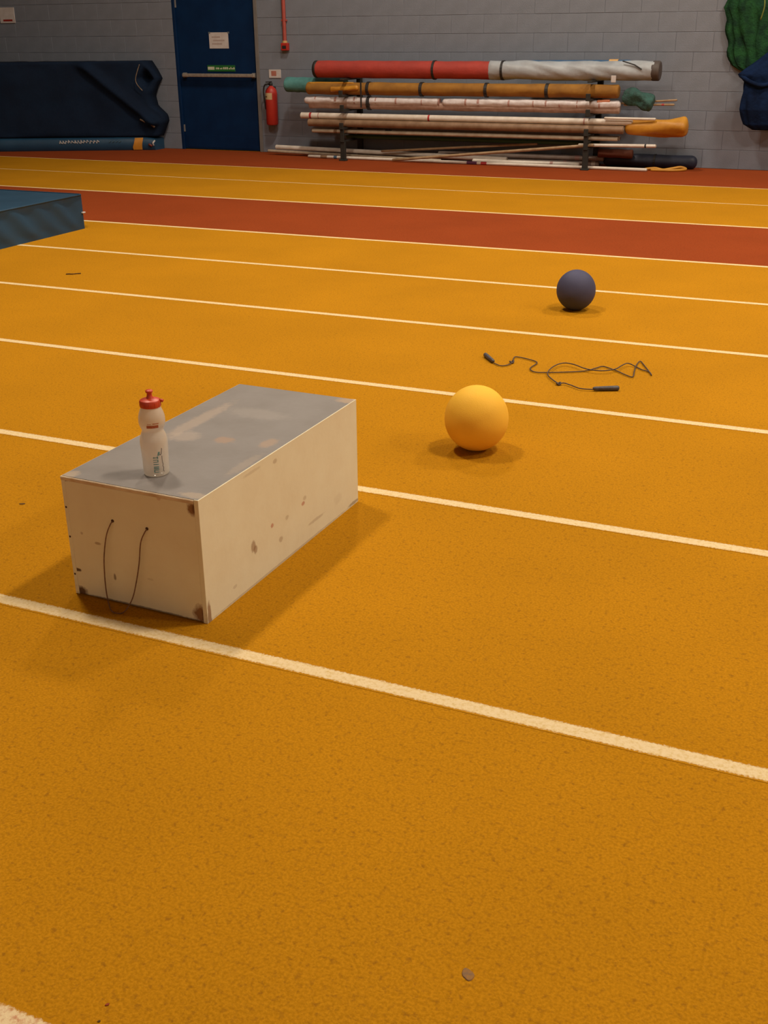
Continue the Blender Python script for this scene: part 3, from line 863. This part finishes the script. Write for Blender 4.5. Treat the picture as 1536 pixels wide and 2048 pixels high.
fin('yellow_tag', band((-3.31, 14.64, 1.222), dX, 0.053, 0.11, 16), pm('tag_yellow', (0.62, 0.36, 0.13), None, 10, 0.6), t)

# ochre roll with straps
m_och = pm('sleeve_ochre', (0.30, 0.135, 0.014), (0.22, 0.095, 0.010), 6, 0.8, 0.3, 30)
m_ogl = pm('cover_ochre_bright', (0.54, 0.25, 0.022), (0.42, 0.18, 0.016), 6, 0.5, 0.3, 25)
t2 = thing('long_roll', 'ochre fabric roll with black straps under the red roll', 'roll', (-5.3, 14.38, 0.834), G)
fin('cover', roll((-7.43, 14.38, 0.912), (-3.16, 14.38, 0.918), 0.079, seg=90, wr=0.10, wf=4, round_end=0.3, seed=1), m_och, t2, smooth=True)
for x in (-6.51, -5.75, -4.86, -4.06):
    fin('strap', band((x, 14.38, 0.914), dX, 0.089, 0.04), m_strap, t2)
fin('strap', box(-6.60, -6.58, 14.285, 14.295, 0.68, 1.0, 0.003), m_strap, t2)
fin('loose_flap', roll((-7.05, 14.31, 0.905), (-6.63, 14.30, 0.925), 0.034, n=12, seg=14, wr=0.4, wf=6, round_end=0.8, seed=2), m_ogl, t2, smooth=True)
fin('top_seam', roll((-7.38, 14.345, 0.978), (-6.72, 14.345, 0.982), 0.014, n=10, seg=20, wr=0.4, wf=8), m_ogl, t2, smooth=True)
# teal roll behind
m_teal = pm('foam_teal', (0.085, 0.26, 0.26), (0.06, 0.20, 0.20), 10, 0.7, 0.4, 40)
t = thing('foam_roll', 'turquoise foam roll sticking out at the left of the rack', 'roll', (-7.4, 14.60, 0.83), G)
fin('foam', roll((-7.87, 14.60, 0.945), (-6.95, 14.60, 0.938), 0.098, seg=30, wr=0.06, wf=14, round_end=0.15), m_teal, t, smooth=True)
fin('hollow_core', roll((-7.876, 14.60, 0.945), (-7.80, 14.60, 0.945), 0.030, seg=3, round_end=0.05), m_strap, t)
# white wrapped bundle
m_wrap = pm('wrap_white', (0.66, 0.62, 0.64), (0.54, 0.48, 0.49), 14, 0.45, 0.3, 40)
m_pinkband = pm('wrap_pink', (0.42, 0.24, 0.21), None, 20, 0.5)
t3 = thing('wrapped_pole_bundle', 'white plastic wrapped bundle on the third level of the rack', 'bundle', (-5.3, 14.40, 0.652), G)
fin('wrapping', roll((-7.48, 14.375, 0.758), (-5.50, 14.375, 0.762), 0.047, seg=60, wr=0.16, wf=6, round_end=0.9, seed=5), m_wrap, t3, smooth=True)
fin('wrapping', roll((-5.46, 14.375, 0.762), (-3.13, 14.375, 0.766), 0.047, seg=70, wr=0.16, wf=6, round_end=0.9, seed=6), m_wrap, t3, smooth=True)
fin('lower_strand', roll((-7.42, 14.405, 0.707), (-3.14, 14.405, 0.709), 0.054, seg=90, wr=0.14, wf=5, round_end=0.4, seed=7), pm('wrap_pinkish', (0.40, 0.27, 0.22), (0.31, 0.195, 0.15), 14, 0.6, 0.3, 40), t3, smooth=True)  # darker pinkish strand just below the white wrapping
rr = random.Random(11)
x = -7.3
while x < -3.25:
    fin('pink_band', band((x, 14.375, 0.762), dX, 0.0485, rr.uniform(0.012, 0.03)), m_pinkband, t3)
    x += rr.uniform(0.16, 0.42)
fin('strap', band((-6.51, 14.39, 0.733), dX, 0.088, 0.04), m_strap, t3)
fin('orange_tie', roll((-3.42, 14.36, 0.795), (-3.26, 14.36, 0.80), 0.026, n=10, seg=6, wr=0.3), pm('tie_orange', (0.45, 0.14, 0.06), None, 12, 0.6), t3, smooth=True)
# teal-green net bundle at the right
m_net = pm('net_green', (0.030, 0.105, 0.090), (0.018, 0.05, 0.045), 16, 0.8, 0.8, 60)
nb = roll((-3.11, 14.42, 0.885), (-2.74, 14.40, 0.78), 0.085, n=20, seg=24, wr=0.55, wf=7, round_end=0.5, r1=0.10, seed=9)
nb = fin('net_bundle', nb, m_net, origin=(-2.95, 14.4, 0.68), smooth=True)
tag(nb, 'dark green net bundle stuffed into the right end of the rack', 'net')

m_pole = pm('pole_white', (0.66, 0.60, 0.54), (0.58, 0.51, 0.44), 12, 0.4)
m_cream = pm('pole_cream', (0.46, 0.38, 0.29), (0.36, 0.28, 0.20), 12, 0.45)
m_wood = pm('pole_wood', (0.34, 0.225, 0.125), (0.25, 0.155, 0.08), 14, 0.5)
m_brown = pm('pole_brown', (0.24, 0.145, 0.085), (0.17, 0.095, 0.05), 10, 0.55)
m_redp = pm('pole_red', (0.40, 0.03, 0.03), None, 12, 0.5)
m_grn = pm('pole_green', (0.025, 0.07, 0.02), None, 12, 0.5)
def pole(label, p0, p1, r, mat, bands=(), r1=None, bmat=None, name='pole', cat='pole'):
    p0, p1 = Vector(p0), Vector(p1)
    t = thing(name, label, cat, ((p0 + p1) / 2) - Vector((0, 0, r)), G)
    r1 = r if r1 is None else r1
    d = (p1 - p0).normalized()
    L = (p1 - p0).length
    pts = [p0, p0 + d * 0.004] + [p0 + d * (0.004 + (L - 0.008) * k / 8) for k in range(1, 9)] + [p1]
    rs = [r * 0.8] + [r + (r1 - r) * k / 8 for k in range(9)] + [r1 * 0.8]
    fin('shaft', tube(bmesh.new(), pts, lambda q: rs[round(q * 10)], 16), mat, t, auto=45)
    for s in (0, 1):
        e, q = (p0, -d) if s == 0 else (p1, d)
        fin('end_plug', tube(bmesh.new(), [e - q * 0.02, e + q * 0.006], (r if s == 0 else r1) * 0.7, 10), m_brass if mat is not m_pole else m_cream, t)
    for (s, w, bm_) in bands:
        rr_ = r + (r1 - r) * s
        fin('band', band(p0 + d * L * s, d, rr_ * 1.03, w, 16), bm_, t)
    return t
pole('white crossbar pole with red bands above the brown poles', (-7.53, 14.36, 0.561), (-2.97, 14.36, 0.563), 0.040, m_pole, ((0.033, 0.03, m_redp), (0.415, 0.025, m_redp), (0.06, 0.012, m_pinkband), (0.87, 0.02, m_pinkband)))
pole('thin white pole end above the yellow bag', (-3.30, 14.30, 0.612), (-2.68, 14.30, 0.612), 0.016, m_pole)
pole('front brown pole under the white crossbar', (-7.40, 14.325, 0.474), (-3.06, 14.325, 0.476), 0.048, m_brown)
pole('middle brown pole under the white crossbar', (-7.36, 14.432, 0.474), (-3.10, 14.432, 0.474), 0.048, m_brown)
pole('rear brown pole behind the white crossbar', (-7.20, 14.565, 0.474), (-3.20, 14.565, 0.474), 0.048, m_brown)
pole('thin red pole behind the white crossbar', (-6.52, 14.545, 0.545), (-5.19, 14.545, 0.545), 0.021, m_redp)
pole('thin tan pole behind the red pole', (-7.0, 14.60, 0.548), (-3.50, 14.60, 0.548), 0.024, m_wood)
pole('upper cream pole low on the rack', (-7.40, 14.42, 0.371), (-3.12, 14.42, 0.371), 0.026, m_cream, ((0.09, 0.05, m_brown), (0.27, 0.10, m_strap)))
pole('front cream pole low on the rack', (-7.36, 14.345, 0.367), (-3.13, 14.345, 0.367), 0.024, m_cream, ((0.085, 0.05, m_brown),))
pole('dark green pole below the cream poles', (-6.94, 14.56, 0.289), (-3.40, 14.56, 0.289), 0.027, m_grn)
pole('slanting wooden pole propped under the rack', (-6.127, 14.27, 0.028), (-3.42, 14.31, 0.292), 0.019, m_wood)
pole('thin slanting stick behind the propped wooden pole', (-6.375, 14.47, 0.115), (-4.2, 14.50, 0.268), 0.015, m_wood)
pole('white pole with a black ring at the right end of the rack', (-3.62, 14.36, 0.283), (-2.655, 14.33, 0.300), 0.021, m_pole, ((0.87, 0.02, m_strap),), name='pole')
pole('upper thin pole sticking out at the right', (-3.2, 14.45, 0.775), (-2.475, 14.47, 0.823), 0.012, m_wood)
pole('lower thin pole sticking out at the right', (-3.1, 14.42, 0.762), (-2.50, 14.45, 0.772), 0.012, m_wood, ((0.78, 0.03, m_redp),))
pole('long white pole under the rack reaching furthest left', (-8.09, 14.62, 0.106), (-4.60, 14.50, 0.062), 0.031, m_pole)
pole('thin cream pole on the floor beneath the long white pole', (-8.21, 14.60, 0.052), (-5.5, 14.44, 0.022), 0.021, m_cream)
m_gry = pm('pole_greywhite', (0.34, 0.28, 0.25), (0.27, 0.21, 0.18), 12, 0.5)
pole('upper greyish pole in the heap under the rack', (-5.60, 14.62, 0.098), (-3.36, 14.64, 0.100), 0.032, m_gry, ((0.85, 0.06, m_pinkband),))
pole('lower greyish pole in the heap under the rack', (-5.60, 14.650, 0.033), (-3.42, 14.650, 0.033), 0.031, m_gry, ((0.80, 0.04, m_pinkband), (0.97, 0.05, m_pole)))
pole('front greyish pole in the heap under the rack', (-5.05, 14.45, 0.033), (-3.62, 14.43, 0.033), 0.031, m_pole, ((0.75, 0.04, m_pinkband),))
m_prp = pm('band_purple', (0.12, 0.035, 0.09), None, 12, 0.5)
pole('thin white javelin on the floor in front of the rack', (-7.46, 14.40, 0.021), (-2.735, 14.30, 0.021), 0.020, m_pole, ((0.052, 0.10, m_brown), (0.09, 0.05, pm('band_blue', (0.05, 0.10, 0.16), None, 12, 0.5)), (0.515, 0.14, m_prp), (0.55, 0.08, m_redp)), name='javelin', cat='javelin')
# yellow bag over the pole ends
yb = roll((-3.06, 14.40, 0.500), (-2.30, 14.40, 0.520), 0.080, n=24, seg=26, wr=0.28, wf=3.2, round_end=0.75, r1=0.118, seed=4)
yb = fin('pole_bag', yb, m_ogl, origin=(-2.7, 14.4, 0.40), smooth=True)
tag(yb, 'yellow cloth bag pulled over the pole ends at the right', 'bag', G)
# dark rolls on the floor
nv = thing('navy_roll', 'dark navy roll on the floor under the right of the rack', 'roll', (-2.8, 14.72, 0), G)
m_nv = pm('roll_navy', (0.010, 0.014, 0.035), None, 8, 0.6, 0.3, 30)
fin('cover', roll((-3.38, 14.72, 0.083), (-2.20, 14.72, 0.083), 0.081, n=20, seg=36, wr=0.12, wf=3, round_end=0.9, seed=8), m_nv, nv, smooth=True)
fin('tie', band((-2.72, 14.72, 0.083), dX, 0.088, 0.025), m_strap, nv)
br = fin('brown_roll', roll((-3.42, 14.585, 0.176), (-2.98, 14.60, 0.172), 0.055, n=16, seg=16, wr=0.15, seed=2), pm('roll_brown', (0.13, 0.035, 0.015), None, 8, 0.7), origin=(-3.2, 14.6, 0.1), smooth=True)
tag(br, 'short reddish brown roll on top of the grey poles', 'roll', G)
yr = fin('yellow_strap', tube(bmesh.new(), spline([(-2.78, 14.40, 0.018), (-2.66, 14.43, 0.03), (-2.56, 14.42, 0.016), (-2.46, 14.46, 0.03), (-2.36, 14.50, 0.045), (-2.30, 14.52, 0.02), (-2.42, 14.40, 0.016), (-2.58, 14.36, 0.016), (-2.70, 14.38, 0.014)], 6), 0.016, 8), m_ogl, origin=(-2.55, 14.4, 0), smooth=True)
tag(yr, 'crumpled yellow strap on the red floor by the rack end', 'strap')

# ------------------------------------------------------------------ nets hanging on the wall at right
def hang(secs, folds, seed, n=72):
    rings = []
    for (z, cx, rx, cy, ry) in secs:
        ring = []
        for k in range(n):
            th = 2 * PI * k / n
            q = 1 + folds * (math.sin(th * 13 + 2 * noise.noise(Vector((z * 2, th, seed)))) * 0.5 + noise.noise(Vector((math.cos(th) * 2.5, math.sin(th) * 2.5, z * 4 + seed))))
            ring.append(Vector((cx + rx * q * math.cos(th), min(cy + ry * q * math.sin(th), WY - 0.006), z)))
        rings.append(ring)
    return loft(bmesh.new(), rings)
def dense(keys, n):
    out = []
    z0, z1 = keys[0][0], keys[-1][0]
    for i in range(n + 1):
        z = z0 + (z1 - z0) * i / n
        for a, b in zip(keys, keys[1:]):
            if a[0] <= z <= b[0]:
                t = (z - a[0]) / (b[0] - a[0]); t = t * t * (3 - 2 * t)
                out.append(tuple(a[j] + (b[j] - a[j]) * t for j in range(5)))
                break
    return out
m_gnet = pm('net_hanging_green', (0.020, 0.085, 0.030), (0.010, 0.034, 0.020), 9, 0.9, 0.9, 45, spec=0.1)
m_bnet = pm('bag_hanging_blue', (0.006, 0.018, 0.062), (0.004, 0.010, 0.032), 7, 0.9, 0.6, 30, spec=0.1)
m_hook = pm('hook_steel', (0.2, 0.2, 0.2), None, 10, 0.4, metal=0.8)
gn = thing('green_net', 'folded green net hanging high on the wall at right', 'net', (-1.45, 14.78, 1.15))
fin('netting', hang(dense([(1.14, -1.55, 0.22, 14.835, 0.025), (1.20, -1.52, 0.33, 14.835, 0.035), (1.40, -1.48, 0.45, 14.835, 0.050), (1.70, -1.47, 0.50, 14.835, 0.060), (1.84, -1.46, 0.575, 14.835, 0.070), (2.00, -1.40, 0.54, 14.835, 0.060), (2.25, -1.35, 0.40, 14.835, 0.040), (2.4, -1.35, 0.2, 14.835, 0.025)], 46), 0.26, 1.0), m_gnet, gn, smooth=True)
fin('hook', tube(bmesh.new(), [(-1.35, 14.90, 2.45), (-1.35, 14.80, 2.43), (-1.35, 14.76, 2.39), (-1.35, 14.77, 2.35)], 0.012, 8), m_hook, gn, smooth=True)
fin('tie_cord', tube(bmesh.new(), spline([(-1.62, 14.63, 1.98), (-1.60, 14.60, 1.84), (-1.63, 14.62, 1.70)], 4), 0.008, 6), pm('cord_lime', (0.16, 0.20, 0.03), None, 12, 0.7), gn, smooth=True)
bg = thing('blue_sack', 'dark blue sack hanging low on the wall under the green net', 'bag', (-1.4, 14.75, 0.5))
fin('sack', hang(dense([(0.49, -1.45, 0.13, 14.660, 0.060), (0.55, -1.43, 0.25, 14.640, 0.093), (0.72, -1.40, 0.355, 14.620, 0.119), (0.90, -1.38, 0.345, 14.620, 0.119), (1.03, -1.37, 0.35, 14.620, 0.111), (1.11, -1.37, 0.44, 14.600, 0.102), (1.17, -1.34, 0.40, 14.600, 0.102), (1.28, -1.28, 0.30, 14.600, 0.085), (1.42, -1.20, 0.20, 14.620, 0.068), (1.55, -1.15, 0.10, 14.660, 0.043)], 50), 0.10, 7.0), m_bnet, bg, smooth=True)
fin('drawstring', tube(bmesh.new(), spline([(-1.15, 14.74, 1.53), (-1.13, 14.66, 1.62), (-1.12, 14.64, 1.72)], 4), 0.01, 6), m_strap, bg, smooth=True)
fin('mouth_fold', tube(bmesh.new(), spline([(-1.78, 14.58, 1.10), (-1.62, 14.50, 1.02), (-1.48, 14.49, 1.0), (-1.36, 14.49, 1.06), (-1.28, 14.50, 1.15)], 5), 0.024, 8), m_bnet, bg, smooth=True)

# ------------------------------------------------------------------ high-bay lamps and two added fill lamps
m_house = pm('lamp_housing', (0.5, 0.5, 0.48), None, 6, 0.5)
m_diff, nt, b = base_mat('lamp_diffuser')
em = nd(nt, 'ShaderNodeEmission')
em.inputs[0].default_value = rgba(LAMP_RGB)
em.inputs[1].default_value = 12.0
nt.links.new(em.outputs[0], nt.nodes['Material Output'].inputs[0])
names = ['nearest the camera at left', 'nearest the camera at right', 'by the block wall at left', 'by the block wall at right', 'added as fill far right of the lanes', 'added as fill far right by the block wall']
for (x, y, w), nm in zip(LAMPS, names):
    t = thing('ceiling_lamp', 'high-bay ceiling lamp ' + nm, 'lamp', (x, y, LAMP_Z), 'high-bay ceiling lamps')
    fin('housing', box(x - 0.35, x + 0.35, y - 0.6, y + 0.6, LAMP_Z + 0.02, LAMP_Z + 0.14, 0.02), m_house, t)
    fin('diffuser', box(x - 0.30, x + 0.30, y - 0.55, y + 0.55, LAMP_Z + 0.005, LAMP_Z + 0.03), m_diff, t)
    for s in (-0.45, 0.45):
        fin('hanger', tube(bmesh.new(), [(x, y + s, LAMP_Z + 0.13), (x, y + s, ZC)], 0.01, 6), m_house, t)
    ld = bpy.data.lights.new('lamp_light', 'AREA')
    ld.shape = 'RECTANGLE'
    ld.size, ld.size_y = 0.6, 1.1
    ld.energy = w
    ld.color = LAMP_RGB
    lo = bpy.data.objects.new('lamp_light', ld)
    COL.objects.link(lo)
    lo.parent = t
    lo.location = (0, 0, -0.002)
